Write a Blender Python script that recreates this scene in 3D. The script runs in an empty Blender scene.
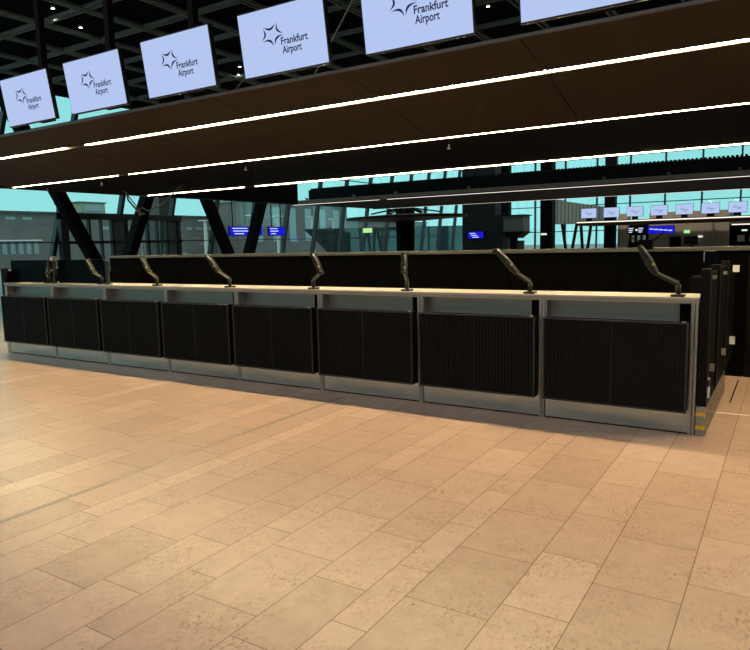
import bpy, bmesh, math, random
from mathutils import Vector, Matrix
random.seed(7)
C = bpy.context.scene.collection
scene = bpy.context.scene

# ------------------------------------------------------------------ camera
YAW, PITCH, ROLL = 0.562741, 0.123883, -0.02421
fw = Vector((-math.sin(YAW)*math.cos(PITCH), math.cos(YAW)*math.cos(PITCH), -math.sin(PITCH)))
rt = Vector((math.cos(YAW), math.sin(YAW), 0))
up = rt.cross(fw)
r2 = rt*math.cos(ROLL) + up*math.sin(ROLL)
u2 = -rt*math.sin(ROLL) + up*math.cos(ROLL)
cam = bpy.data.objects.new('camera', bpy.data.cameras.new('camera'))
cam.matrix_world = Matrix(((r2.x, u2.x, -fw.x, 0.6043), (r2.y, u2.y, -fw.y, -5.7361), (r2.z, u2.z, -fw.z, 1.6), (0, 0, 0, 1)))
cam.data.sensor_width = 36; cam.data.lens = 36*663.15/750
cam.data.clip_end = 500
C.objects.link(cam); scene.camera = cam

# ------------------------------------------------------------------ sky, sun, exposure
w = bpy.data.worlds.new('sky'); scene.world = w; w.use_nodes = True
nt = w.node_tree; nt.nodes.clear()
wo = nt.nodes.new('ShaderNodeOutputWorld'); bg = nt.nodes.new('ShaderNodeBackground')
tc = nt.nodes.new('ShaderNodeTexCoord'); sx = nt.nodes.new('ShaderNodeSeparateXYZ'); cr = nt.nodes.new('ShaderNodeValToRGB')
nt.links.new(tc.outputs['Generated'], sx.inputs[0]); nt.links.new(sx.outputs['Z'], cr.inputs[0])
cr.color_ramp.elements[0].position = 0.0; cr.color_ramp.elements[0].color = (0.44, 0.90, 0.90, 1)
cr.color_ramp.elements[1].position = 0.6; cr.color_ramp.elements[1].color = (0.80, 0.88, 0.92, 1)
ce = cr.color_ramp.elements.new(0.24); ce.color = (0.38, 0.86, 0.87, 1)
nt.links.new(cr.outputs[0], bg.inputs[0]); bg.inputs[1].default_value = 1.0
nt.links.new(bg.outputs[0], wo.inputs[0])
vs = scene.view_settings
scene.display_settings.display_device = 'sRGB'
vs.view_transform = 'Standard'; vs.look = 'None'; vs.gamma = 1.0; vs.use_curve_mapping = False
vs.exposure = 0.0
STRIP = 340.0
scene.cycles.sample_clamp_indirect = 4.0
scene.cycles.max_bounces = 8

# ------------------------------------------------------------------ materials
def mat(name, col, rough=0.5, metal=0.0, emit=None, es=0.0, noise=None, bump=None, spec=0.5, aniso=None):
    m = bpy.data.materials.new(name); m.use_nodes = True
    n = m.node_tree.nodes; L = m.node_tree.links; p = n['Principled BSDF']
    p.inputs['Base Color'].default_value = (*col, 1)
    p.inputs['Roughness'].default_value = rough
    p.inputs['Metallic'].default_value = metal
    p.inputs['Specular IOR Level'].default_value = spec
    if emit: p.inputs['Emission Color'].default_value = (*emit, 1); p.inputs['Emission Strength'].default_value = es
    t = n.new('ShaderNodeTexCoord'); nz = n.new('ShaderNodeTexNoise')
    mp = n.new('ShaderNodeMapping'); L.new(t.outputs['Object'], mp.inputs[0]); L.new(mp.outputs[0], nz.inputs[0])
    amt, sc = (noise if noise else (0.06, 6.0))
    nz.inputs['Scale'].default_value = sc; nz.inputs['Detail'].default_value = 5
    if aniso: mp.inputs['Scale'].default_value = aniso
    mx = n.new('ShaderNodeMix'); mx.data_type = 'RGBA'
    mx.inputs[6].default_value = (*[max(0, c*(1-amt)) for c in col], 1)
    mx.inputs[7].default_value = (*[min(1, c*(1+amt)) for c in col], 1)
    L.new(nz.outputs[0], mx.inputs[0]); L.new(mx.outputs[2], p.inputs['Base Color'])
    if bump:
        b = n.new('ShaderNodeBump'); b.inputs['Strength'].default_value = bump; b.inputs['Distance'].default_value = 0.01
        L.new(nz.outputs[0], b.inputs['Height']); L.new(b.outputs[0], p.inputs['Normal'])
    return m
def emis(name, col, s):
    m = bpy.data.materials.new(name); m.use_nodes = True
    n = m.node_tree.nodes; n.clear(); o = n.new('ShaderNodeOutputMaterial'); e = n.new('ShaderNodeEmission')
    e.inputs[0].default_value = (*col, 1); e.inputs[1].default_value = s
    m.node_tree.links.new(e.outputs[0], o.inputs[0]); return m
def glass(name, tint, gl=0.06):
    m = bpy.data.materials.new(name); m.use_nodes = True
    n = m.node_tree.nodes; n.clear(); L = m.node_tree.links
    o = n.new('ShaderNodeOutputMaterial'); t = n.new('ShaderNodeBsdfTransparent'); g = n.new('ShaderNodeBsdfGlossy'); x = n.new('ShaderNodeMixShader')
    t.inputs[0].default_value = (*tint, 1); g.inputs[0].default_value = (.8, .95, .95, 1); g.inputs['Roughness'].default_value = 0.03
    x.inputs[0].default_value = gl
    L.new(t.outputs[0], x.inputs[1]); L.new(g.outputs[0], x.inputs[2]); L.new(x.outputs[0], o.inputs[0]); return m

M = {}
M['steel'] = mat('brushed_steel', (0.52, 0.54, 0.52), 0.24, 0.95, noise=(0.35, 2.2), aniso=(1.0, 1, 5))
M['steel_dull'] = mat('dull_steel', (0.36, 0.34, 0.30), 0.42, 0.7, noise=(0.15, 3.0))
M['alu'] = mat('anodised_aluminium', (0.40, 0.37, 0.33), 0.40, 0.55)
M['top'] = mat('pale_worktop', (0.42, 0.39, 0.34), 0.38, noise=(0.05, 8))
M['rib'] = mat('black_ribbed_panel', (0.005, 0.005, 0.005), 0.55, spec=0.15)
M['frame'] = mat('dark_frame', (0.009, 0.009, 0.009), 0.4, 0.1)
M['black'] = mat('matt_black', (0.003, 0.003, 0.0035), 0.8, spec=0.06)
M['post'] = mat('black_post', (0.0045, 0.0045, 0.005), 0.6, spec=0.12)
M['bezel'] = mat('grey_black_bezel', (0.035, 0.033, 0.03), 0.4, 0.3)
M['lip'] = mat('pale_canopy_lip', (0.42, 0.39, 0.35), 0.6)
M['strip_far'] = emis('faint_strip_light', (1.0, 0.88, 0.74), 1.3)
M['gloss'] = mat('glossy_black', (0.0015, 0.0015, 0.003), 0.35, spec=0.03)
M['wallblack'] = mat('black_slatted_partition', (0.0015, 0.0015, 0.0015), 0.8, spec=0.02)
M['brownwall'] = mat('dark_brown_lacquer', (0.005, 0.003, 0.0025), 0.5, spec=0.08)
M['rail'] = mat('grey_rail', (0.10, 0.10, 0.10), 0.4, 0.4)
M['armgrey'] = mat('arm_grey_metal', (0.17, 0.16, 0.145), 0.35, 0.5)
M['armdark'] = mat('arm_dark_metal', (0.011, 0.011, 0.010), 0.45, 0.2)
M['brass'] = mat('brass_tone', (0.75, 0.52, 0.20), 0.3, 0.9)
M['yellow'] = mat('yellow_tape', (0.80, 0.50, 0.02), 0.5)
M['white'] = mat('white_plastic', (0.6, 0.6, 0.58), 0.5)
M['soffit'] = mat('brown_soffit', (0.027, 0.020, 0.0165), 0.6, noise=(0.08, 1.5), spec=0.2)
M['baffle'] = mat('dark_baffle', (0.010, 0.007, 0.006), 0.6, spec=0.1)
M['void'] = mat('ceiling_void_black', (0.004, 0.005, 0.006), 0.9, spec=0.05)
M['slat'] = mat('roof_slat', (0.012, 0.017, 0.022), 0.8, spec=0.1)
M['truss'] = mat('truss_grey_green', (0.25, 0.31, 0.28), 0.6, 0.1)
M['mullion'] = mat('dark_mullion', (0.012, 0.022, 0.026), 0.5)
M['column'] = mat('dark_steel_column', (0.004, 0.0035, 0.0035), 0.6, spec=0.06)
M['strip'] = emis('strip_light', (1.0, 0.78, 0.41), STRIP)
M['strip_dim'] = emis('dimmer_strip_light', (1.0, 0.78, 0.41), 32.0)
M['lamp'] = emis('lamp_glow', (1.0, 0.9, 0.75), 12)
M['screen'] = emis('screen_glow', (0.46, 0.57, 0.87), 1.0)
M['blue'] = emis('blue_display', (0.010, 0.012, 0.62), 1.0)
M['bluetext'] = emis('display_text', (0.65, 0.75, 1.0), 1.0)
M['navy'] = mat('navy_logo', (0.012, 0.028, 0.16), 0.6)
M['grey_logo'] = mat('grey_logo', (0.16, 0.15, 0.13), 0.6)
M['glass'] = glass('facade_glass', (0.88, 0.98, 0.98))
M['glass_back'] = glass('rear_glass', (0.85, 0.97, 0.96))
M['bldg'] = mat('grey_building', (0.21, 0.18, 0.165), 0.8, noise=(0.2, 0.3))
M['bldg2'] = mat('darker_grey_building', (0.14, 0.12, 0.12), 0.8, noise=(0.2, 0.3))
M['cream'] = mat('cream_block', (0.40, 0.44, 0.30), 0.8)
M['bwin'] = mat('building_window', (0.35, 0.45, 0.45), 0.2)
M['concrete'] = mat('concrete', (0.16, 0.13, 0.11), 0.8, noise=(0.2, 2))
M['apron'] = mat('apron_ground', (0.30, 0.32, 0.30), 0.9)
M['tealpanel'] = mat('teal_grey_panel', (0.07, 0.11, 0.12), 0.6)
M['tower'] = mat('dark_teal_tower', (0.006, 0.011, 0.013), 0.6, spec=.2)
M['pod'] = mat('grey_green_cladding', (0.24, 0.31, 0.28), 0.6)
M['beige'] = mat('beige_wall', (0.50, 0.42, 0.33), 0.7, noise=(0.1, 0.6))
M['mast'] = mat('pale_mast', (0.92, 0.88, 0.84), 0.5)
M['greensign'] = emis('green_sign', (0.45, 0.85, 0.35), 1.0)
M['whitesign'] = emis('white_sign', (0.9, 0.95, 0.8), 1.0)
M['cable'] = mat('grey_cable', (0.16, 0.16, 0.15), 0.6)
M['wedge'] = mat('dark_blue_roof', (0.025, 0.042, 0.055), 0.7)
M['innerwall'] = mat('hall_wall', (0.30, 0.28, 0.25), 0.7)
M['grout'] = mat('floor_joint', (0.17, 0.11, 0.07), 0.7)

def floor_mat():
    m = bpy.data.materials.new('limestone_tiles'); m.use_nodes = True
    n = m.node_tree.nodes; L = m.node_tree.links; p = n['Principled BSDF']
    at = n.new('ShaderNodeAttribute'); at.attribute_name = 'tone'
    t = n.new('ShaderNodeTexCoord')
    cr = n.new('ShaderNodeValToRGB'); L.new(at.outputs['Fac'], cr.inputs[0])
    e = cr.color_ramp.elements
    e[0].position = 0; e[0].color = (0.33, 0.228, 0.175, 1)
    e[1].position = 1; e[1].color = (0.57, 0.42, 0.345, 1)
    x = e.new(0.5); x.color = (0.45, 0.317, 0.25, 1)
    # clouding
    nz = n.new('ShaderNodeTexNoise'); nz.inputs['Scale'].default_value = 9; nz.inputs['Detail'].default_value = 9; nz.inputs['Roughness'].default_value = .7
    L.new(t.outputs['Object'], nz.inputs[0])
    r1 = n.new('ShaderNodeMapRange'); r1.inputs[1].default_value = .3; r1.inputs[2].default_value = .7; r1.inputs[3].default_value = .86; r1.inputs[4].default_value = 1.08
    L.new(nz.outputs[0], r1.inputs[0])
    m1 = n.new('ShaderNodeVectorMath'); m1.operation = 'SCALE'; L.new(cr.outputs[0], m1.inputs[0]); L.new(r1.outputs[0], m1.inputs['Scale'])
    # fossil flecks: small brown marks in patches
    mp = n.new('ShaderNodeMapping'); mp.inputs['Scale'].default_value = (1.0, 0.55, 1); L.new(t.outputs['Object'], mp.inputs[0])
    f = n.new('ShaderNodeTexNoise'); f.inputs['Scale'].default_value = 66; f.inputs['Detail'].default_value = 4; f.inputs['Roughness'].default_value = .65; f.inputs['Distortion'].default_value = 1.2
    L.new(mp.outputs[0], f.inputs[0])
    fr = n.new('ShaderNodeMapRange'); fr.inputs[1].default_value = .525; fr.inputs[2].default_value = .62; L.new(f.outputs[0], fr.inputs[0])
    pz = n.new('ShaderNodeTexNoise'); pz.inputs['Scale'].default_value = 3.2; pz.inputs['Detail'].default_value = 3; L.new(t.outputs['Object'], pz.inputs[0])
    pr = n.new('ShaderNodeMapRange'); pr.inputs[1].default_value = .36; pr.inputs[2].default_value = .66; pr.inputs[4].default_value = .9; L.new(pz.outputs[0], pr.inputs[0])
    mm = n.new('ShaderNodeMath'); mm.operation = 'MULTIPLY'; L.new(fr.outputs[0], mm.inputs[0]); L.new(pr.outputs[0], mm.inputs[1])
    mx = n.new('ShaderNodeMix'); mx.data_type = 'RGBA'; L.new(mm.outputs[0], mx.inputs[0]); L.new(m1.outputs[0], mx.inputs[6])
    mx.inputs[7].default_value = (0.24, 0.125, 0.07, 1)
    # rare dark pits
    v = n.new('ShaderNodeTexVoronoi'); v.inputs['Scale'].default_value = 2.6; L.new(t.outputs['Object'], v.inputs[0])
    vr = n.new('ShaderNodeMapRange'); vr.inputs[1].default_value = .025; vr.inputs[2].default_value = .012; L.new(v.outputs['Distance'], vr.inputs[0])
    m2 = n.new('ShaderNodeMix'); m2.data_type = 'RGBA'; L.new(vr.outputs[0], m2.inputs[0]); L.new(mx.outputs[2], m2.inputs[6]); m2.inputs[7].default_value = (.09, .05, .03, 1)
    L.new(m2.outputs[2], p.inputs['Base Color'])
    rr = n.new('ShaderNodeMapRange'); rr.inputs[3].default_value = .24; rr.inputs[4].default_value = .40; L.new(nz.outputs[0], rr.inputs[0]); L.new(rr.outputs[0], p.inputs['Roughness'])
    p.inputs['Specular IOR Level'].default_value = .4
    b = n.new('ShaderNodeBump'); b.inputs['Strength'].default_value = .06; b.inputs['Distance'].default_value = .004; b.invert = True
    L.new(mm.outputs[0], b.inputs['Height']); L.new(b.outputs[0], p.inputs['Normal'])
    return m
M['stone'] = floor_mat()

# ------------------------------------------------------------------ mesh builder
class MB:
    def __init__(s): s.v = []; s.f = []
    def add(s, vs, fs):
        b = len(s.v); s.v += [tuple(q) for q in vs]; s.f += [tuple(b+i for i in f) for f in fs]; return s
    def box(s, x0, x1, y0, y1, z0, z1):
        return s.add([(x0,y0,z0),(x1,y0,z0),(x1,y1,z0),(x0,y1,z0),(x0,y0,z1),(x1,y0,z1),(x1,y1,z1),(x0,y1,z1)],
                     [(0,3,2,1),(4,5,6,7),(0,1,5,4),(1,2,6,5),(2,3,7,6),(3,0,4,7)])
    def beam(s, a, b, wd, ht, upv=(0,0,1), wd2=None, ht2=None):
        a = Vector(a); b = Vector(b); d = (b-a).normalized(); u = Vector(upv)
        if abs(d.dot(u)) > .98: u = Vector((1,0,0))
        x = d.cross(u).normalized(); y = x.cross(d).normalized(); wd2 = wd2 or wd; ht2 = ht2 or ht
        vs = []
        for c, W, H in ((a, wd, ht), (b, wd2, ht2)):
            for i, j in ((-1,-1),(1,-1),(1,1),(-1,1)): vs.append(c + x*i*W/2 + y*j*H/2)
        return s.add(vs, [(0,1,2,3),(7,6,5,4),(0,4,5,1),(1,5,6,2),(2,6,7,3),(3,7,4,0)])
    def tube(s, pts, r, n=10, r2=None):
        pts = [Vector(p) for p in pts]; k = len(pts); rings = []
        for i, p in enumerate(pts):
            d = (pts[min(i+1,k-1)] - pts[max(i-1,0)]).normalized()
            u = Vector((0,0,1)) if abs(d.z) < .9 else Vector((1,0,0))
            x = d.cross(u).normalized(); y = x.cross(d)
            R = r if r2 is None else r + (r2-r)*i/(k-1)
            rings.append([p + x*math.cos(2*math.pi*j/n)*R + y*math.sin(2*math.pi*j/n)*R for j in range(n)])
        vs = [q for g in rings for q in g]; fs = []
        for i in range(k-1):
            for j in range(n):
                fs.append((i*n+j, (i+1)*n+j, (i+1)*n+(j+1)%n, i*n+(j+1)%n))
        fs.append(tuple(range(n))); fs.append(tuple((k-1)*n+j for j in reversed(range(n))))
        return s.add(vs, fs)
    def prism(s, poly, f0, f1):
        n = len(poly)
        vs = [f0(*q) for q in poly] + [f1(*q) for q in poly]
        fs = [tuple(range(n)), tuple(reversed(range(n, 2*n)))]
        for i in range(n):
            j = (i+1) % n; fs.append((i, i+n, j+n, j))
        return s.add(vs, fs)
    def build(s, name, m, parent=None, bevel=0, smooth=False):
        me = bpy.data.meshes.new(name); me.from_pydata(s.v, [], s.f)
        bm = bmesh.new(); bm.from_mesh(me); bmesh.ops.recalc_face_normals(bm, faces=bm.faces); bm.to_mesh(me); bm.free()
        me.materials.append(M[m])
        if smooth:
            for p in me.polygons: p.use_smooth = len(p.vertices) == 4
        o = bpy.data.objects.new(name, me); C.objects.link(o)
        if parent: o.parent = parent
        if bevel:
            b = o.modifiers.new('bevel', 'BEVEL'); b.width = bevel; b.segments = 2; b.limit_method = 'ANGLE'
        return o
def tag(o, label=None, cat=None, group=None, kind=None):
    if label: o['label'] = label
    if cat: o['category'] = cat
    if group: o['group'] = group
    if kind: o['kind'] = kind
    return o
def thing(name, label, cat, loc=(0,0,0), rz=0, group=None, kind=None):
    o = bpy.data.objects.new(name, None); C.objects.link(o); o.location = loc; o.rotation_euler = (0,0,rz)
    o.empty_display_size = .1
    return tag(o, label, cat, group, kind)
def struct(name, mb, m, bevel=0):
    return tag(mb.build(name, m, None, bevel), kind='structure')
def kids(o): return [c for c in C.objects if c.parent == o]
def copy_tree(o, parent=None):
    c = o.copy(); C.objects.link(c)
    if parent: c.parent = parent
    for ch in kids(o): copy_tree(ch, c)
    return c
def B(*a): return MB().box(*a)
def text_mesh(s, width, cap):
    cu = bpy.data.curves.new('lettering', 'FONT'); cu.body = s; cu.size = 1; cu.extrude = 0.0; cu.offset = 0.022
    cu.resolution_u = 3
    o = bpy.data.objects.new('lettering', cu); C.objects.link(o)
    bpy.context.view_layer.update()
    me = bpy.data.meshes.new_from_object(o.evaluated_get(bpy.context.evaluated_depsgraph_get()))
    C.objects.unlink(o); bpy.data.objects.remove(o)
    xs = [v.co.x for v in me.vertices]; ys = [v.co.y for v in me.vertices]
    sx_ = width/(max(xs)-min(xs)); sy_ = cap/0.70
    x0 = min(xs)
    for v in me.vertices: v.co = ((v.co.x-x0)*sx_, v.co.y*sy_, 0)
    return me

# ------------------------------------------------------------------ floor
def build_floor():
    vs, fs, tone = [], [], []
    cols = [(-.12,.26,-2.742),(-.42,-.12,-3.12),(-.82,-.42,-2.70),(-1.0,-.82,-3.60),(-1.30,-1.0,-3.90),(-1.697,-1.30,-3.74),
            (-1.895,-1.697,-3.588),(-2.18,-1.895,-3.294),(-2.58,-2.18,-2.823),(-2.87,-2.58,-3.66),(-3.05,-2.87,-3.40)]
    rnd = random.Random(11)
    x = -3.05; pat = [.28,.40,.20,.30,.40,.30]; i = 0
    while x > -22:
        wd = pat[i % 6]; cols.append((x-wd, x, rnd.uniform(-3.6,-3))); x -= wd; i += 1
    x = .26; i = 0; first = True
    while x < 6:
        wd = [.40,.30,.40,.20,.30][i % 5]; cols.append((x, x+wd, -2.536 if first else rnd.uniform(-3.6,-3))); x += wd; i += 1; first = False
    g = .0022
    for (a, b, ph) in cols:
        T = .573; k0 = math.floor((-8-ph)/T); k1 = math.ceil((12-ph)/T)
        narrow = (b-a) < .21
        ct = rnd.uniform(-.10, .10) + (.18 if narrow else 0)
        for k in range(k0, k1):
            y0 = ph+k*T; y1 = y0+T; n = len(vs)
            vs += [(a+g,y0+g,0),(b-g,y0+g,0),(b-g,y1-g,0),(a+g,y1-g,0)]
            fs.append((n,n+1,n+2,n+3)); tone.append(min(1,max(0,.5+ct+rnd.gauss(0,.10))))
    nt_ = len(fs)
    # joint bed just below the tiles, plain stone beyond them
    n = len(vs); vs += [(-22.5,-8.6,-.002),(6.5,-8.6,-.002),(6.5,12.6,-.002),(-22.5,12.6,-.002)]; fs.append((n,n+1,n+2,n+3)); tone.append(.5)
    for (x0,x1,y0,y1) in ((-24.2,14,-16,-8.3),(-24.2,14,12.3,60),(-24.2,-22,-8.3,12.3),(6,14,-8.3,12.3)):
        n = len(vs); vs += [(x0,y0,-.0008),(x1,y0,-.0008),(x1,y1,-.0008),(x0,y1,-.0008)]; fs.append((n,n+1,n+2,n+3)); tone.append(.5)
    n = len(vs)
    me = bpy.data.meshes.new('floor'); me.from_pydata(vs, [], fs)
    me.materials.append(M['stone']); me.materials.append(M['grout'])
    me.polygons[nt_].material_index = 1
    at = me.attributes.new('tone', 'FLOAT', 'FACE')
    for i, t in enumerate(tone): at.data[i].value = t
    o = bpy.data.objects.new('floor', me); C.objects.link(o); tag(o, kind='structure')
build_floor()

# ------------------------------------------------------------------ room shell
struct('wall_right', B(14, 14.3, -16, 60, 0, 12), 'innerwall')
wb = MB(); wb.box(-24.2, 14.3, -16.3, -16, 0, 2.2); wb.box(-24.2, 14.3, -16.3, -16, 4.5, 8.3)
for i in range(8): wb.box(-24.2+i*5.4, -23.7+i*5.4, -16.3, -16, 2.2, 4.5)
struct('wall_back', wb, 'innerwall')
def roof():
    m = MB(); m.box(-24.3, 14.3, -16.3, 20, 8.0, 8.3); m.box(-24.3, 14.3, 20, 58.6, 13.0, 13.3); m.box(-24.3,14.3,19.9,20.2,8.0,13)
    o = struct('ceiling', m, 'void')
    s = MB(); y = -4.0
    while y < 19.8: s.box(-24, 8, y, y+.05, 7.93, 7.98); y += .16
    s.build('slat_field', 'slat', o)
roof()
# roof truss grid
rt_ = thing('roof_truss', 'grey-green steel truss grid under the dark roof, above the hanging screens', 'roof truss', (0,0,7.84))
for i in range(14):
    x = -22.9 + i*1.89; m = MB()
    m.box(x-.11, x-.05, -4, 19.6, -.08, 0); m.box(x+.05, x+.11, -4, 19.6, -.08, 0)
    m.build('beam', 'truss', rt_)
for j in range(13):
    y = -3.85 + j*1.91; m = MB()
    m.box(-24, 3, y-.11, y-.05, -.06, .02); m.box(-24, 3, y+.05, y+.11, -.06, .02)
    m.build('cross_beam', 'truss', rt_)

# left facade: bays of 2.79 m, mullions raked along the wall
FX = -24.0; P0 = 10.28 - 3.6*.26
def ym(k, z): return P0 + 2.79*k + .26*z
nwin = 0
for k in range(-9, 17):
    nwin += 1; ztop = 7.75 if ym(k, 7.75) < 19.0 else 12.9
    fr = MB(); n = MB()
    z0 = 0.0
    fr.prism([(ym(k,z0)-.08, z0), (ym(k,z0)+.08, z0), (ym(k,ztop)+.08, ztop), (ym(k,ztop)-.08, ztop)], lambda a,b: (FX-.12,a,b), lambda a,b: (FX+.12,a,b))
    for zt, th in ((1.9, .04), (5.6, .05), (ztop-.1, .16)):
        fr.prism([(ym(k,zt)+.08, zt-th/2), (ym(k+1,zt)-.08, zt-th/2), (ym(k+1,zt)-.08, zt+th/2), (ym(k,zt)+.08, zt+th/2)], lambda a,b: (FX-.05,a,b), lambda a,b: (FX+.05,a,b))
    f = struct('window_%d' % nwin, fr, 'mullion')
    n.prism([(ym(k,0)+.08, 0.02), (ym(k+1,0)-.08, 0.02), (ym(k+1,ztop)-.08, ztop-.05), (ym(k,ztop)+.08, ztop-.05)], lambda a,b: (FX-.012,a,b), lambda a,b: (FX+.012,a,b))
    n.build('pane', 'glass', f)
struct('wall_left', B(-24.3, -23.95, -16, 20, 7.75, 8.0), 'void')
# end facade across the hall
BY = 58.6
for k in range(13):
    nwin += 1; x0 = -24 + k*2.95; fr = MB()
    fr.box(x0-.07, x0+.07, BY-.12, BY+.12, 0, 13)
    for zt in (2.2, 4.6, 6.6, 9.2): fr.box(x0+.07, x0+2.88, BY-.04, BY+.04, zt-.04, zt+.04)
    f = struct('window_%d' % nwin, fr, 'mullion')
    B(x0+.07, x0+2.88, BY-.01, BY+.01, 0.02, 13).build('pane', 'glass', f)

# glazed entrance in the left facade
dr = thing('door_1', None, None, (0,0,0), kind='structure')
m = MB()
m.box(-23.85,-23.6, 9.9, 10.22, 0, 3.05)
m.box(-23.85,-23.6, 9.9, 16.0, 2.80, 3.04)
m.box(-23.82,-23.65, 9.9, 16.0, 1.82, 1.94)
for y, wd in ((11.2,.09),(11.75,.06),(12.28,.12),(13.0,.08),(14.1,.1),(14.62,.06),(15.15,.1),(15.85,.2)): m.box(-23.82,-23.65, y-wd/2, y+wd/2, 0, 2.8)
m.build('door_frame', 'mullion', dr)
B(-23.8,-23.7,12.34,12.96,0,1.82).build('side_panel','tealpanel',dr); B(-23.8,-23.7,12.34,12.96,1.94,2.8).build('side_panel','tealpanel',dr)
B(-23.8,-23.7,15.2,15.75,0,1.82).build('side_panel','tealpanel',dr); B(-23.8,-23.7,15.2,15.75,1.94,2.8).build('side_panel','tealpanel',dr)

# ------------------------------------------------------------------ outside
struct('trim_1', B(-140,-24.3,-30,160,-.3,-.02), 'apron')['label'] = 'pale apron ground outside the glass'
t = thing('terminal_building', 'long grey terminal building with window bands beyond the left glass wall', 'building', (-60,50,0))
B(-8,0,-40,60,0,5.1).build('wall','bldg',t)
for z0,z1,y0,y1 in ((4.45,4.72,-30,-18.8),(1.3,2.45,-30,-18.8),(3.6,3.9,-12,30)):
    y = y0
    while y < y1:
        w_ = .42 if z0 < 2 else .9; B(0.0,0.06,y,y+w_,z0,z1).build('window_strip','bwin',t); y += .75 if z0 < 2 else 1.6
B(-8.2,.3,-40,60,5.1,5.25).build('roof_edge','bldg2',t)
B(0,.25,-30,-18.8,2.5,2.62).build('ledge','mast',t)
t = thing('rooftop_cabin', 'cream cabin on the roof of the long grey building', 'building', (-62,37,5.25))
B(-2,2,-1.4,1.5,0,1.0).build('wall','cream',t); B(-2.1,2.1,-1.55,1.65,1.0,1.12).build('roof','bldg2',t); B(2,2.05,-1.0,1.1,.2,.8).build('window','bwin',t)
t = thing('concrete_building', 'tall pale-windowed grey block behind the third and fourth slanted columns', 'building', (-54,61,0))
B(-5.4,0,-7.5,13,0,6.8).build('wall','bldg',t); B(-5.5,.2,-7.7,13.2,6.8,7.0).build('roof','cream',t)
for i in range(6): B(0,.08,-6.5+3.2*i,-5.2+3.2*i,2,6.2).build('window','bwin',t)
t = tag(MB().prism([(7.9,0),(9.0,0),(8.7,9),(8.1,9)], lambda a,b:(-26.6,a+8.6,b), lambda a,b:(-25.8,a+8.6,b)).build('concrete_column','concrete'),
        'brown-grey tapered concrete column outside the glass, right of the entrance', 'column')
t = thing('outdoor_stair', 'pale sloping stair flight outside the glass near the concrete column', 'stair', (-27,15.5,0))
MB().beam((0,0,2.1),(0,4.6,1.0),.1,.12).beam((0,0,1.8),(0,4.6,.7),.1,.06).build('stringer','mast',t)
for y_ in (.2,4.4): B(-.06,.06,y_-.06,y_+.06,-.02,2.05-y_*.24).build('support_post','concrete',t)
for i in range(8): MB().beam((0,.3+i*.58,2.0-i*.14),(0,.3+i*.58,1.3-i*.14),.05,.05).build('baluster','mast',t)
t = tag(MB().prism([(30.2,2.6),(34.5,0.0),(58,0.0),(58,3.1)], lambda a,b:(-27.6,a,b), lambda a,b:(-26.4,a,b)).build('ramp_roof','wedge'),
        'dark blue wedge-shaped ramp roof outside, behind the disc-shaped canopy', 'ramp')
masts = [(16.9,1.2,2.9,.10,'pale lamp mast outside just right of the entrance edge'),(27.4,1.0,3.35,.16,'pale lamp mast seen left of the third slanted column'),
 (32.1,1.0,3.8,.12,'pale lamp mast outside above the blue display'),(35.1,.8,3.8,.14,'pale lamp mast right of the blue display'),
 (39.6,.8,3.85,.18,'thickest pale lamp mast, standing at the tip of the dark wedge roof'),(42.6,.8,3.7,.12,'pale lamp mast beyond the dark wedge roof')]
for (y,z0,z1,r,lab) in masts:
    t = thing('lamp_mast', lab, 'lamp mast', (-34,y,0), group='lamp masts on the apron')
    MB().tube([(0,0,0),(0,0,z1)],r,10,r*.7).build('pole','mast',t); B(-.3,.3,-.35,.35,z1,z1+.07).build('lamp_head','mast',t)

# slanted interior columns (V pairs)
vleg = [((7.52,3.49),(8.63,1.40),'steep black slanted column leaning left, foot near the second counter'),
        ((11.10,3.38),(10.2,1.36),'black slanted column leaning right, standing behind the third counter'),
        ((14.13,3.5),(15.2,1.34),'black slanted column leaning left, above the fourth counter'),
        ((17.5,3.5),(16.55,1.31),'black slanted column leaning right, standing across the blue display')]
for (a,b,lab) in vleg:
    sl = (a[0]-b[0])/(a[1]-b[1]); y0 = b[0]-b[1]*sl; y1 = b[0]+(7.75-b[1])*sl
    tg = thing('slanted_column', lab, 'column', (-20,y0,0))
    MB().beam((0,0,0.04),(0,y1-y0,7.75),.34,.44,(1,0,0)).build('shaft','column',tg,bevel=.03)
    B(-.3,.3,-.35,.35,0,.04).build('base_plate','column',tg)

# ------------------------------------------------------------------ front canopy
cn = thing('hall_canopy', 'long dark brown suspended canopy above the counters with three light lines', 'canopy', (0,0,0))
XL, XR = -12.97, 5.0
seams = [-12.49,-10.66,-8.82,-7.01,-5.15,-3.32,-1.47,.37,2.21,4.05]
edges = [XL]+seams+[XR]
for a,b in zip(edges[:-1],edges[1:]):
    m = MB().prism([(-.008,3.308),(.699,3.177),(.699,3.215),(-.008,3.338)], lambda p,q:(a+.005,p,q), lambda p,q:(b-.005,p,q))
    m.prism([(.751,3.164),(1.933,2.874),(1.933,2.93),(.751,3.22)], lambda p,q:(a+.005,p,q), lambda p,q:(b-.005,p,q))
    m.build('soffit_panel','soffit',cn)
B(XL,XR,-.04,-.012,3.304,3.332).build('front_edge','rail',cn)
MB().prism([(.0,3.34),(.72,3.242),(1.99,2.975),(5.40,2.975),(5.40,3.41),(.66,3.41),(.0,3.35)], lambda p,q:(XL+.01,p,q), lambda p,q:(XR,p,q)).build('canopy_body','void',cn)
m = MB(); y = 2.09
while y < 5.27: m.box(XL,XR,y,y+.047,2.881,2.975); y += .109
m.build('baffle_field','baffle',cn)
B(XL-.057,XL,0,5.40,2.862,3.41).build('end_fascia','soffit',cn)
B(XL,XR,5.42,5.46,2.862,3.41).build('rear_fascia','baffle',cn)
MB().box(-13.02,-12.71,5.46,11.0,2.862,3.517).build('linking_beam','column',cn)
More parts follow.
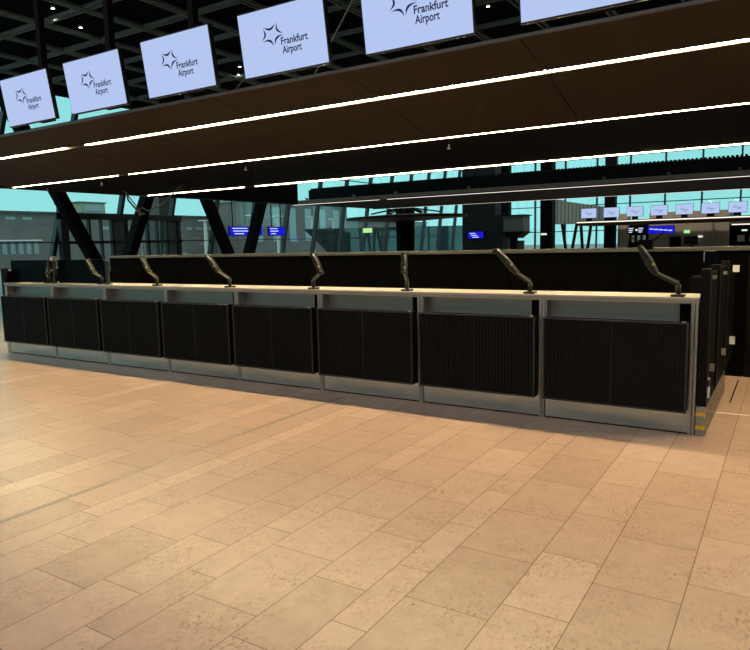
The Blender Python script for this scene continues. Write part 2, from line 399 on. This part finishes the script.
for (p,q) in (((-3.9,.27,3.40),(-3.15,.27,4.35)),((-3.15,.27,4.35),(-1.1,.27,7.8)),((-5.19,.27,3.33),(-4.72,.27,3.64)),((-4.72,.27,3.64),(.8,.27,7.8))):
    MB().tube([p,q],.008,6).build('hanger_rod','alu',cn)

# light lines: emitting diffuser in a dark housing
def strip(x0,x1,y,z,lab,wd=None,ht=.05,group='light lines in the hall canopy'):
    wd = wd or (.034 if y < 2 else .024)
    t = thing('light_strip', lab, 'light', ((x0+x1)/2,y,z), group=group); h=(x1-x0)/2
    B(-h,h,-wd/2-.006,wd/2+.006,.012 if y < 20 else .07,ht).build('housing','frame',t)
    B(-h,h,-wd/2,wd/2,0,.012 if y < 20 else .07).build('diffuser','strip' if y < 2 else ('strip_dim' if y < 8 else 'strip_far'),t)
strip(-12.88,-9.13,.725,3.177,'left length of the front light line, ending at the gap over the left counters')
strip(-8.60,4.9,.725,3.177,'long front light line running under the hanging screens')
strip(-12.88,-9.58,2.00,2.876,'short left end of the middle light line')
strip(-9.27,4.9,2.00,2.876,'long middle light line along the fold of the canopy')
strip(-12.92,-9.74,5.387,2.872,'short left end of the rear light line on the front canopy')
strip(-9.41,4.9,5.387,2.872,'long rear light line at the back edge of the front canopy')
for x,lab in ((-12.6,'pale sprinkler head under the left end of the front canopy'),(-10.8,'pale sprinkler head under the front canopy above the third counter'),
              (-7.05,'pale sprinkler head under the front canopy left of its middle'),(-3.38,'pale sprinkler head under the front canopy right of its middle')):
    t = thing('sprinkler', lab, 'sprinkler', (x,2.55,2.885), group='sprinkler heads')
    MB().tube([(0,0,0),(0,0,-.05)],.012,8).build('stem','white',t); MB().tube([(0,0,-.05),(0,0,-.065)],.026,10).build('head','white',t)
# dangling cable
pts = [(-12.069,3.978,2.881),(-11.927,3.978,2.796),(-11.737,3.978,2.625),(-11.547,3.978,2.435),(-11.405,3.978,2.359),(-11.547,3.978,2.312),(-11.642,3.978,2.397),(-11.452,3.978,2.473),(-11.262,3.978,2.397),(-10.978,3.978,2.454),(-10.693,3.978,2.568),(-10.313,3.978,2.786),(-10.123,3.978,2.881)]
tag(MB().tube(pts,.012,6).build('loose_cable','cable',None,smooth=True), 'loose grey cable looping down from the left of the front canopy', 'cable')
pts = [(-11.832,3.883,2.881),(-11.756,3.883,2.644),(-11.594,3.883,2.502),(-11.357,3.883,2.321),(-11.262,3.883,2.340)]
tag(MB().tube(pts,.02,6).build('cable_bundle','cable',None,smooth=True), 'thick knotted cable bundle hanging in front of the second slanted column', 'cable')

# ------------------------------------------------------------------ hanging screens
def star(mb, cx, cy, R, off=0.0):
    tips = [70, 142, 212, 282, 358]
    T = [(cx+1.08*R*math.cos(math.radians(a-8)), cy+.80*R*math.sin(math.radians(a-8))) for a in tips]
    for i in range(5):
        a = Vector(T[i]); b = Vector(T[(i+1)%5]); c = Vector((cx,cy)); mid = (a+b)/2
        a2 = a+(b-a)*.10; b2 = b+(a-b)*.04; K = 8; o1=[]; o2=[]
        for k in range(K+1):
            u = k/K; base = a2.lerp(b2,u); d = (c-mid).normalized(); s = 4*u*(1-u)
            o1.append(base + d*s*R*.36); o2.append(base + d*s*R*.20)
        for k in range(K):
            n = len(mb.v)
            mb.v += [(o1[k].x,o1[k].y,off),(o1[k+1].x,o1[k+1].y,off),(o2[k+1].x,o2[k+1].y,off),(o2[k].x,o2[k].y,off)]
            mb.f.append((n,n+1,n+2,n+3))
    return mb
tilt = math.radians(8)
def rotx(o): o.rotation_euler = (math.radians(90)-0 + tilt, 0, 0)
me_f = text_mesh('Frankfurt', .275, .056); me_a = text_mesh('Airport', .200, .056)
for me in (me_f, me_a): me.materials.append(M['navy'])
def make_screen():
    t = thing('hanging_screen', 'x', 'screen')
    # local plane parts: x right, y up the panel, z out of it towards the viewer
    W, H = .885, .50
    def panel(mb, name, m, par=t, **k):
        o = mb.build(name, m, par, **k)
        if par == t: rotx(o)
        return o
    hs = panel(MB().box(-W/2-.012,W/2+.012,-.012,H+.012,-.05,-.004), 'housing','frame', bevel=.004)
    dp = panel(MB().box(-W/2,W/2,0,H,-.004,0), 'display','screen')
    lg = MB(); star(lg, -W/2+.395*W, H*.59, .12, .0015)
    lo = lg.build('logo_star','navy',dp)
    for nm, me, dy in (('Frankfurt', me_f, .202), ('Airport', me_a, .134)):
        o = bpy.data.objects.new('logo_lettering', me); C.objects.link(o); o.parent = dp; o.location = (-W/2+.492*W-(.0 if nm=='Frankfurt' else -.004), dy, .0015)
    # mount and pole behind
    MB().box(-.12,.12,.10,.22,.03,.42).build('mount_bracket','black',t)
    MB().box(-.035,.035,.16,.23,.3,4.75).build('hanging_pole','column',t)
    return t
sc0 = make_screen()
slabs = ['leftmost of the row of hanging screens, smallest in view','second hanging screen from the left with pale glow','third hanging screen from the left',
         'fourth hanging screen from the left, fully in view','fifth hanging screen from the left, cut by the top of the photo','rightmost hanging screen, only its bottom strip in view']
sX = [-6.70,-5.50,-4.275,-3.03,-1.79,-.56]
for i in range(6):
    o = sc0 if i == 0 else copy_tree(sc0)
    o.location = (sX[i], -1.27, 3.03); o['label'] = slabs[i]+', with airport logo'; o['group'] = 'logo screens in the front row'

# ------------------------------------------------------------------ check-in counters
P = 1.23
def make_counter():
    t = thing('check_in_counter', 'x', 'counter')
    # local x from -P (left) to 0 (right), y 0 is the front
    B(-P+.004,-.056,0,.03,.012,.33).build('kick_plate','steel',t,bevel=.002)
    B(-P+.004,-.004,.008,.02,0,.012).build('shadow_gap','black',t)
    B(-P+.001,-.001,.004,.11,1.062,1.088).build('top_rail','alu',t); m = MB(); m.box(-.056,-.032,0,.12,0,1.088); m.box(-.027,-.006,0,.12,0,1.088); m.build('side_post','alu',t,bevel=.002)
    B(-P+.002,-.058,.12,.14,.30,1.05).build('recess_panel','steel_dull',t)
    B(-P+.001,-P+.012,.0,.12,.30,1.06).build('recess_cheek','alu',t)
    B(-P+.01,-.01,.14,.40,0.02,1.088).build('cabinet_body','black',t)
    B(-.15,-.075,.075,.118,.90,1.045).build('recess_slot','black',t)
    m = MB(); n = 36; x0, x1 = -P+.014, -.060; st = (x1-x0-.03)/n
    for i in range(n):
        a = x0+.015+i*st; m.box(a+st*.10, a+st*.62, -.107, -.09, .21, .903)
    m.box(x0+.002,x1-.002,-.099,-.002,.198,.915)
    m.build('ribbed_panel','rib',t)
    m = MB(); m.box(x0,x0+.014,-.112,-.099,.195,.912); m.box(x1-.014,x1,-.112,-.099,.195,.912); m.box(x0,x1,-.112,-.099,.195,.208); m.box(x0,x1,-.112,-.099,.905,.919)
    m.build('panel_frame','bezel',t,bevel=.002)
    m = MB(); m.box((x0+x1)/2-.003,(x0+x1)/2+.003,-.109,-.09,.21,.905); m.build('panel_seam','frame',t)
    B(x1-.05,x1-.02,-.105,-.07,.919,.926).build('latch','alu',t)
    return t
c0 = make_counter()
clab = ['check-in counter at the right end of the row, beside the end posts','second check-in counter from the right end of the row','third check-in counter from the right end of the row',
 'fourth check-in counter from the right, just right of the middle of the row','fifth check-in counter from the right, just left of the middle of the row','third check-in counter from the left end of the row',
 'second check-in counter from the left end of the row','check-in counter at the far left end of the row']
for i in range(8):
    o = c0 if i == 0 else copy_tree(c0)
    o.location = (-P*i,0,0); o['label'] = clab[i]; o['group'] = 'check-in counters in one row'
left = o
B(-P-.05,-P,0,.12,0,1.088).build('side_post','alu',left,bevel=.002)
lg = star(MB(),0,0,.045); so = lg.build('engraved_logo','grey_logo',c0); so.rotation_euler = (math.radians(90),0,0); so.location = (-1.14,.1185,.985)
XE = -8*P
tag(MB().box(XE-.05,0.0,-.012,.40,1.088,1.11).build('worktop','top',None,bevel=.004), 'long pale worktop lying across all the check-in counters', 'worktop')

# end walls of the island
def end_wall(x, sgn, lab, detail):
    t = thing('end_wall', lab, 'end wall', (x,0,0))
    def bx(a,b,y0,y1,z0,z1,n,m,**k): return B(min(sgn*a,sgn*b),max(sgn*a,sgn*b),y0,y1,z0,z1).build(n,m,t,**k)
    for y in (0.0,.80,1.67): bx(.0,.07,y,y+.085,.24,1.333,'post','post',bevel=.003)
    bx(.015,.05,.085,1.67,.24,1.29,'infill_panel','black')
    bx(.002,.07,0.0,1.755,0.0,.24,'steel_plinth','steel')
    bx(.0,.07,1.755,2.62,.24,1.2,'rear_infill','black')
    if detail:
        for (y,z) in ((.33,1.255),(1.33,1.24)): bx(.05,.08,y,y+.04,z-.02,z+.01,'hinge','alu')
        for (y,z) in ((1.47,.467),(.38,.50),(.06,.43)): bx(.05,.085,y,y+.035,z-.04,z+.02,'hinge','alu')
        bx(.05,.085,.06,.10,.30,.46,'hinge','mast')
        bx(.07,.13,2.20,2.23,1.20,1.27,'wall_bracket','white'); bx(.07,.12,2.14,2.17,.44,.52,'wall_bracket','white')
        bx(.002,.060,-.012,0.0,0.01,.238,'corner_plate','steel_dull')
        a = bx(-.003,.066,-.016,-.012,.165,.195,'yellow_tape','yellow'); a = bx(-.003,.066,-.016,-.012,.055,.085,'yellow_tape','yellow')
    return t
end_wall(0.002, 1, 'black end posts with steel plinth and yellow tape at the right end of the counters', True)
end_wall(XE-.052, -1, 'black end posts closing the far left end of the counters', False)

# privacy boards over the two leftmost counters
for i,lab in ((7,'glossy black board standing on the far left counter'),(6,'glossy black board standing on the second counter from the left')):
    x0 = -9.885 if i == 7 else -8.64; x1 = x0+1.09; r = .03; pl = []
    for cx,cz,a0 in ((x1-r,1.112+.004+r,-90),(x1-r,1.455-r,0),(x0+r,1.455-r,90),(x0+r,1.116+r,180)):
        for k in range(4): a = math.radians(a0+k*30); pl.append((cx+r*math.cos(a),cz+r*math.sin(a)))
    t = thing('privacy_board', lab, 'board', ((x0+x1)/2,.14,1.11), group='boards on the left counters'); cx0=(x0+x1)/2
    MB().prism(pl, lambda p,q:(p-cx0,-.012,q-1.11), lambda p,q:(p-cx0,.012,q-1.11)).build('board','gloss',t)
    for s in (-1,1): B(s*.5-.02,s*.5+.02,-.03,.03,0,.012).build('foot','frame',t)
for i,lab in ((7,'dark grey scanner post between the two glossy black boards'),(6,'dark grey scanner post right of the second glossy black board')):
    t = thing('scanner_post', lab, 'scanner', (-P*i+.0,.055,1.11), group='scanner posts on the worktop')
    B(-.04,.04,-.04,.04,0,.015).build('base','frame',t); B(-.022,.022,-.02,.02,.015,.33).build('post','armdark',t,bevel=.004)
    if i == 7:
        B(-.045,.045,-.035,.035,.33,.40).build('head','armgrey',t,bevel=.01); B(-.03,.03,-.04,-.034,.345,.385).build('lens_plate','white',t)
        MB().tube([(-.05,-.02,.2),(-.035,-.02,.19)],.012,8).build('knob','brass',t)

# ------------------------------------------------------------------ monitor arms
def arm(x, el, tp, lab, head=False):
    t = thing('monitor_stand', lab, 'monitor stand', (x,.06,1.11), group='monitor stands on the worktop')
    B(-.05,.05,-.045,.045,0,.018).build('clamp','armdark',t,bevel=.004); 
    MB().tube([(0,0,.018),(0,0,.10)],.02,12).build('pole','armdark',t,smooth=True)
    e = Vector((el[0],-.02,el[1])); q = Vector((tp[0],-.03,tp[1])); s = Vector((0,0,.10))
    d = (e-s).normalized()
    lo = MB().beam(s,e,.040,.030,(0,1,0),.034,.026).build('lower_link','armdark',t,bevel=.008)
    nrm = Vector((0,-.026,0)); off = Vector((-d.z,0,d.x)); off = off if off.x > 0 else -off
    MB().beam(s+nrm+off*.008,e+nrm+off*.008,.008,.018,(0,1,0)).build('cover_highlight','armgrey',lo)  # pale cover edge, its highlight put in as lighter metal
    MB().tube([e+Vector((0,-.035,0)),e+Vector((0,.035,0))],.020,12).build('elbow','armdark',t,smooth=True)
    d = (q-e).normalized(); mid = e.lerp(q,.5); side = Vector((-d.z,0,d.x)); side = side if side.x > 0 else -side
    up_ = MB().beam(e,mid,.050,.045,(0,1,0),.068,.05).beam(mid,q,.068,.05,(0,1,0),.044,.04).build('upper_link','armdark',t,bevel=.012)
    MB().tube([e+side*.022+Vector((0,-.03,0)),mid+side*.032+Vector((0,-.032,0)),q+side*.016+Vector((0,-.03,0))],.008,8).build('cover_highlight','armgrey',up_,smooth=True)  # upper link's cover edge, highlight likewise built in as lighter metal
    g = e.lerp(q,.28)+side*.026+Vector((0,-.032,0)); MB().tube([g,g+Vector((0,-.008,0))],.012,10).build('elbow_glint','brass',up_)  # warm glint near the elbow, put in as a brass-toned disc
    MB().tube([q+Vector((0,-.03,0)),q+Vector((0,.05,0))],.02,12).build('wrist','armdark',t,smooth=True)
    if head:
        B(q.x-.02,q.x+.09,-.02,.04,q.z-.02,q.z+.06).build('mount_head','black',t,bevel=.006)
        pts = [(q.x-.07+.24*k/12, .0, q.z+.12-.085*(1-((k-5)/7)**2) if k>=0 else 0) for k in range(13)]
        MB().tube(pts,.006,6).build('cable','black',t,smooth=True)
    else:
        B(q.x-.05,q.x+.015,-.03,.03,q.z-.03,q.z+.02).build('mount_head','armdark',t,bevel=.006)
A = [(-.165,(-.17,.19),(-.29,.40),'monitor stand on the right end counter, folded up to the left, with a looped cable',True),
     (-1.39,(-.125,.19),(-.30,.385),'monitor stand on the second counter from the right, stretched up to the left',False),
     (-2.66,(-.02,.19),(-.005,.365),'nearly upright monitor stand on the third counter from the right',False),
     (-3.835,(.12,.18),(.035,.375),'zigzag monitor stand kinked to the right, near the middle of the row',False),
     (-5.09,(-.16,.19),(-.31,.37),'monitor stand leaning left on the fifth counter from the right',False),
     (-6.38,(-.12,.18),(-.22,.345),'monitor stand leaning left on the third counter from the left',False),
     (-7.52,(-.13,.16),(-.25,.34),'monitor stand leaning left in front of the second glossy black board',False),
     (-8.78,(.02,.16),(.11,.33),'monitor stand leaning slightly right in front of the far left glossy board',False)]
for a in A: arm(*a)

# ------------------------------------------------------------------ partition behind the counters
pt = thing('belt_partition', 'long black slatted partition with grey top rail behind the counters', 'partition', (0,2.64,0))
xs = []; x = -10.85
while x < 5: xs.append(x); x += .69
for a in xs:
    m = MB(); m.box(a+.004,a+.686,.01,.05,0.0,1.40)
    for k in range(15): m.box(a+.004,a+.686,.007,.01,.03+k*.093,.03+k*.093+.085)
    m.build('slatted_panel','wallblack' if a < -.4 else 'brownwall',pt)
B(-10.85,5.05,-.03,.09,1.415,1.463).build('top_rail','rail',pt,bevel=.006)
B(-10.85,5.05,.05,.07,0,1.40).build('backing','black',pt); B(-10.85,5.05,0,.05,1.40,1.415).build('rail_joint','black',pt)
t = thing('monitor', 'small black monitor standing behind the partition rail at the right', 'monitor', (-.42,3.0,1.2), group='monitors behind the partition')
B(-.09,.06,0,.02,.28,.385).build('screen_body','gloss',t); B(-.03,0,0.005,.03,0,.28).build('stand','black',t)
pd = tag(B(-.6,-.2,2.95,3.15,0,1.2).build('monitor_plinth','black'), 'black plinth behind the partition rail', 'plinth')
t = thing('card_reader', 'black card reader with pale edge behind the first end post', 'card reader', (-.1,1.72,1.23)); B(-.055,.055,-.01,.02,.075,.20).build('body','gloss',t,bevel=.01); MB().tube([(-.055,-.012,.1),(-.055,-.012,.195),(-.04,-.012,.205),(.04,-.012,.205)],.004,6).build('pale_edge','alu',t); B(-.01,.01,0,.015,-.05,.1).build('stalk','black',t)
tag(B(-.25,0.0,1.5,1.95,0,1.18).build('cable_cabinet','black'), 'black cabinet standing inside the right end of the counter island', 'cabinet')

# floor fittings
t = thing('floor_track', 'twin metal track line let into the floor, running towards the counters', 'track', (-3.33,0,0))
B(-.015,-.008,-8,-.14,0,.001).build('track_rail','frame',t); B(.010,.017,-8,-.14,0,.001).build('track_rail','frame',t); B(-.008,.010,-8,-.14,0.0,.0008).build('track_cover','alu',t)
tag(B(.08,3.5,.838,.862,0,.002).build('floor_strip','mast'), 'thin bright metal strip in the floor right of the counters', 'floor strip')
tag(B(.150,.162,1.28,2.45,0,.002).build('floor_slot','black'), 'thin dark slot in the floor near the right end posts', 'floor slot')

# ------------------------------------------------------------------ second canopy
cb = thing('hall_canopy', 'second dark canopy hanging behind the first, with toothed top edge', 'canopy', (0,12.4,0))
B(-14,6,0,.08,2.94,3.08).build('front_lip','lip',cb)
B(-14,6,.08,4.9,2.96,3.03).build('soffit','baffle',cb)
B(-13.9,6,.7,1.0,3.04,3.47).build('upstand','tower',cb)
m = MB(); x = -13.8
while x < 6: m.box(x,x+.05,.7,4.2,3.47,3.52); x += .10
m.build('toothed_edge','tower',cb)
B(-13.9,6,4.9,4.98,2.93,3.06).build('rear_lip','rail',cb)
strip(-14.0,-10.55,12.38,2.925,'left length of the front light line on the second canopy',.03,.04,'light lines on the second canopy')
strip(-10.25,5.9,12.38,2.925,'long front light line on the second canopy',.03,.04,'light lines on the second canopy')
strip(-13.2,5.9,17.34,2.925,'rear rail line on the second canopy, paleness put in as glow',.02,.04,'light lines on the second canopy')  # a plain rail here; its paleness is put in as faint emission
for x,lab in ((-13.47,'far left'),(-11.55,'second from left'),(-9.97,'third from left'),(-7.5,'fourth from left'),(-3.66,'third from right'),(-2.1,'second from right'),(-.54,'rightmost')):
    t = thing('spotlight', 'small pale spotlight on the lip of the second canopy, %s of seven' % lab, 'spotlight', (x,12.44,3.04), group='spotlights on the second canopy')
    MB().tube([(0,0,0),(0,0,.07)],.012,8).build('stem','alu',t); MB().tube([(-.02,-.05,.09),(.02,.04,.07)],.03,10).build('head','alu',t)

# disc-shaped canopy on a trunk
t = thing('mushroom_canopy', 'flat disc-shaped canopy on a dark clustered trunk behind the second canopy', 'canopy', (-16.2,24,0))
m = MB(); R = [(3.35,2.82-.06),(3.35,2.88),(.8,3.0),(.8,2.62)]; N = 28; vs = []; fs = []
for i in range(N):
    a = 2*math.pi*i/N
    for r,z in R: vs.append((r*math.cos(a),.6*r*math.sin(a),z))
for i in range(N):
    j = (i+1)%N
    for k in range(4): fs.append((i*4+k,j*4+k,j*4+(k+1)%4,i*4+(k+1)%4))
m.add(vs,fs); m.build('disc','soffit',t)
for dx,dy,r in ((-.25,0,.2),(.2,.1,.22),(0,-.2,.2),(.05,.3,.15)): MB().tube([(dx,dy,0),(dx*1.3,dy*1.3,3.4)],r,12).build('trunk_tube','column',t,smooth=True)
for a in range(6):
    c,s = math.cos(a*1.05+.3),math.sin(a*1.05+.3); MB().beam((.3*c,.3*s,3.3),(1.9*c,1.1*s,3.05),.07,.07).build('branch','column',t)
tag(B(-18.05,-17.55,22.9,23.0,2.10,2.33).build('exit_sign','greensign'), 'small glowing green exit sign left of the clustered trunk', 'sign')
# blue flight displays
def rows(parent, n, f, L):
    rnd = random.Random(n)
    for i in range(n):
        a = L*(.06+.5*rnd.random()*.3); b = a+L*(.25+.35*rnd.random())
        f(a,b,i)
for k,(y0,y1,lab) in enumerate(((17.9,20.3,'blue flight display left of the fourth slanted column'),(20.75,22.1,'blue flight display right of the fourth slanted column'))):
    t = thing('flight_display', lab, 'display', (-22.5,y0,2.08), group='blue flight displays at the left facade')
    B(-.06,0,0,y1-y0,0,.46).build('housing','black',t); B(0,.01,.03,y1-y0-.03,.02,.44).build('display','blue',t)
    def f(a,b,i): B(.01,.013,a,b,.34-.13*i,.385-.13*i).build('text_line','bluetext',t)
    rows(t,3,f,y1-y0)
    for yy in (.3,y1-y0-.3): MB().tube([(-.03,yy,.46),(-.03,yy,5.92 if y0+yy<19.9 else 10.92)],.025,8).build('hanger','column',t)
tower = tag(B(-17.6,-15.35,34,35,0,12.9).build('lift_tower','tower'), 'tall dark lift tower behind the second canopy, left of the pale glass wall', 'tower')
t = thing('flight_display', 'small blue flight display on the dark lift tower', 'display', (-17.2,33.9,1.66))
B(0,1.15,0,.1,0,.5).build('housing','black',t); B(.05,1.1,-.01,0,.04,.46).build('display','blue',t)
for i in range(3): B(.15+.1*i,.55+.12*i,-.014,-.01,.33-.12*i,.38-.12*i).build('text_line','bluetext',t)
tag(B(-15.3,-14.65,33.5,35,0,3.1).build('lift_box','tower'), 'dark teal box standing between the lift tower and the kiosk', 'box')
t = thing('glass_kiosk', 'dark-framed upper kiosk right of the lift tower', 'kiosk', (-14.5,33.2,0))
B(0,1.25,0,1.2,2.05,3.0).build('upper_box','tealpanel',t); B(-.1,1.35,-.1,1.3,3.0,3.06).build('roof','column',t)
B(.4,.75,.1,.5,0,2.05).build('stem','column',t); B(.15,1.2,.3,.4,0,1.5).build('lower_screen','tealpanel',t)
MB().prism([(-.1,2.05),(1.35,2.05),(.85,1.65),(.3,1.65)], lambda a,b:(a,-.1,b), lambda a,b:(a,1.2,b)).build('funnel','column',t)
tag(B(-11.15,-10.5,30,30.6,0,12.9).build('hall_column','column'), 'thick black square column right of the kiosk', 'column')
tag(B(-21.4,-20.5,50,50.6,0,12.9).build('hall_column','column'), 'black square column far back by the end glass wall', 'column')
tag(B(-11.75,-10.95,47,47.6,0,12.9).build('hall_column','column'), 'black square column rising behind the second screen of the far row', 'column')
tag(B(-11.08,-10.78,29.9,30.0,1.78,1.87).build('column_sign','whitesign'), 'small bright sign on the black square column', 'sign')
t = thing('office_pod', 'grey-green ribbed office pod standing on slanted legs', 'pod', (-14.6,49,0)); t.scale = (1.38,1,1.0)
m = MB(); m.prism([(-1.1,2.75),(1.6,2.7),(1.6,4.0),(-1.1,4.7)], lambda a,b:(a,0,b), lambda a,b:(a,2.5,b)); m.build('cabin','pod',t)
for i in range(12): B(-1.0+.22*i,-.96+.22*i,-.03,0,2.78,4.0+.6*(1-i/12)).build('rib','tealpanel',t)
B(-1.35,-1.1,-.1,2.5,2.75,4.75).build('end_frame','column',t)
for a,b in ((-.75,-.45),(.12,-.22),(.35,.5),(.95,.7)): MB().beam((b,.3,0),(a,.3,2.75),.16,.14,(0,1,0)).build('leg','column',t)

# far check-in island: canopy with logo screens
fc = thing('hall_canopy', 'far canopy with a row of small logo screens on top', 'canopy', (0,42,0))
B(-12.4,6,0,5,2.42,2.72).build('canopy_body','soffit',fc); B(-12.5,6,-.1,0,2.5,2.58).build('front_lip','soffit',fc)
strip(-12.4,6,41.86,2.60,'light line along the far canopy under the small logo screens',.08,.12,'light line on the far canopy')
nf = 7
def make_far():
    t = thing('hanging_screen','x','screen'); B(-.53,.53,.02,.1,-.02,.66).build('housing','frame',t); d = B(-.51,.51,0,.02,0,.64).build('display','screen',t)
    lg = star(MB(),-.14,.34,.13,0).build('logo_star','navy',d); lg.rotation_euler = (math.radians(90),0,0); lg.location = (0,-.004,0)
    B(-.03,.24,-.004,-.002,.20,.30).v
    for nm,me,dz in (('F',me_f,.27),('A',me_a,.18)):
        o = bpy.data.objects.new('logo_lettering',me); C.objects.link(o); o.parent = d; o.rotation_euler = (math.radians(90),0,0); o.location=(-.03,-.004,dz)
    B(-.2,.2,.1,.16,-.2,0).build('stand','column',t)
    return t
f0 = make_far()
fl = ['leftmost small logo screen on the far canopy','second small logo screen from the left on the far canopy','third small logo screen from the left on the far canopy','middle small logo screen on the far canopy',
      'third small logo screen from the right on the far canopy','second small logo screen from the right on the far canopy','rightmost small logo screen on the far canopy']
for i in range(7):
    o = f0 if i == 0 else copy_tree(f0)
    o.location = (-11.58+1.52*i, 41.8, 2.93); o['label'] = fl[i]; o['group'] = 'logo screens on the far canopy'
core = thing('service_core', 'beige service core wall under the far canopy', 'wall block', (-8.6,47.5,0))
B(0,5.3,0,4,0,3.3).build('wall','beige',core); B(1.45,2.2,-.05,0,.0,1.5).build('doorway','black',core); B(4.2,4.35,-.06,0,0,3.3).build('pilaster','alu',core)
B(-2.2,-1.5,-.2,.6,0,3.3).build('pier','beige',core); B(-1.5,0,.5,3.5,0,2.7).build('dark_niche','black',core); B(-1.1,-.5,.47,.5,2.0,2.12).build('niche_light','whitesign',core)
for i in range(3): B(-1.3+.4*i,-1.1+.4*i,.47,.5,1.15,1.65).build('niche_window','bwin',core)
t = thing('flight_display', 'wide blue flight display in front of the beige service core', 'display', (-8.1,44,1.72)); B(0,1.75,0,.1,0,.55).build('housing','black',t); B(.03,1.72,-.01,0,.03,.52).build('display','blue',t)
for i in range(5): B(.15+.3*i,.4+.3*i,-.014,-.01,.30-.03*i,.37-.03*i).build('text_line','bluetext',t)
B(-.0-.0,.02,.0,.02,.55,.695).build('hanger','column',t); B(1.7,1.72,.0,.02,.55,.695).build('hanger','column',t)
for x,lab in ((-9.4,'left dark text panel beside the wide blue display'),(-8.75,'dark text panel touching the wide blue display')):
    t = thing('text_panel', lab, 'sign', (x,44,1.75)); B(0,.5,0,.06,0,.5).build('panel','black',t); B(.24,.26,.02,.04,.5,.665).build('hanger','column',t)
    for i in range(3): B(.05,.38-.04*i,-.004,0,.36-.13*i,.42-.13*i).build('text_line','bluetext',t)
tag(B(-6.2,-5.82,47.44,47.5,1.73,1.94).build('exit_sign','greensign'), 'green-white exit sign on the beige service core', 'sign')
tag(B(-5.29,-4.97,47.44,47.5,1.41,1.52).build('door_sign','whitesign'), 'small bright door sign above the dark monitor', 'sign')
t = thing('gate_hall', 'dark gate hall with bright small windows at the far right', 'building', (-3.3,47.5,0))
B(.02,8,.5,3,0,2.25).build('wall','black',t)
for i in range(7): B(.5+.75*i,.95+.75*i,.46,.5,1.05,1.5).build('window','bwin',t)
for i in range(5): B(.75+.9*i,1.1+.9*i,.46,.5,1.78,1.88).build('lamp_panel','whitesign',t)
strip(-3.1,5,46.8,2.2,'short light line of a farther canopy at the far right edge',.08,.1,'light lines of far canopies')
B(.02,8,-.6,.4,2.3,2.42).build('roof_lip','alu',t)

# ------------------------------------------------------------------ roof downlights and added fill floodlights
def downlight(x,y,z,lab,group,size=.5,power=0,col=(1,.80,.60),vis=.05):
    t = thing('downlight', lab, 'light', (x,y,z), group=group)
    MB().tube([(0,0,0),(0,0,-.06)],vis,12).build('housing','white',t); MB().tube([(0,0,-.06),(0,0,-.066)],vis*.85,12).build('diffuser','lamp',t)
    if power:
        l = bpy.data.lights.new('bulb','AREA'); l.shape='DISK'; l.size=size; l.energy=power; l.color=col
        o = bpy.data.objects.new('bulb',l); C.objects.link(o); o.parent=t; o.location=(0,0,-.09)
for (x,y,lab) in ((-16.0,5.26,'tiny roof downlight above the leftmost screen, nearest the photo top'),(-16.7,5.7,'tiny roof downlight above the leftmost screen, lower of the pair'),(-16.8,6.6,'tiny roof downlight right of the pair above the leftmost screens'),
                  (-6.67,11.9,'tiny roof downlight between the two rightmost screens'),(-16.18,12.38,'upper tiny roof downlight between third and fourth screens'),(-17.0,13.16,'lower tiny roof downlight between third and fourth screens')):
    downlight(x,y,7.9,lab,'tiny roof downlights')
for i,x in enumerate((-12,-8,-4,0,4)):
    for j,y in enumerate((-9.5,-5.5)):
        downlight(x,y,7.45,'unseen floodlight added as fill light over the open floor','added fill floodlights over the open floor',.6,72,(1,.87,.80))  # unseen lamps, added only to fill light onto the floor
for i,(x,y) in enumerate(((-14,42),(-9,41),(-4,41),(-8,33),(-16,28))):
    downlight(x,y,12.95,'unseen floodlight added to brighten the far hall from high up','added fill floodlights over the far hall',.8,380,(1,.88,.74))  # added lamps, unseen, to brighten the beige core and far hall
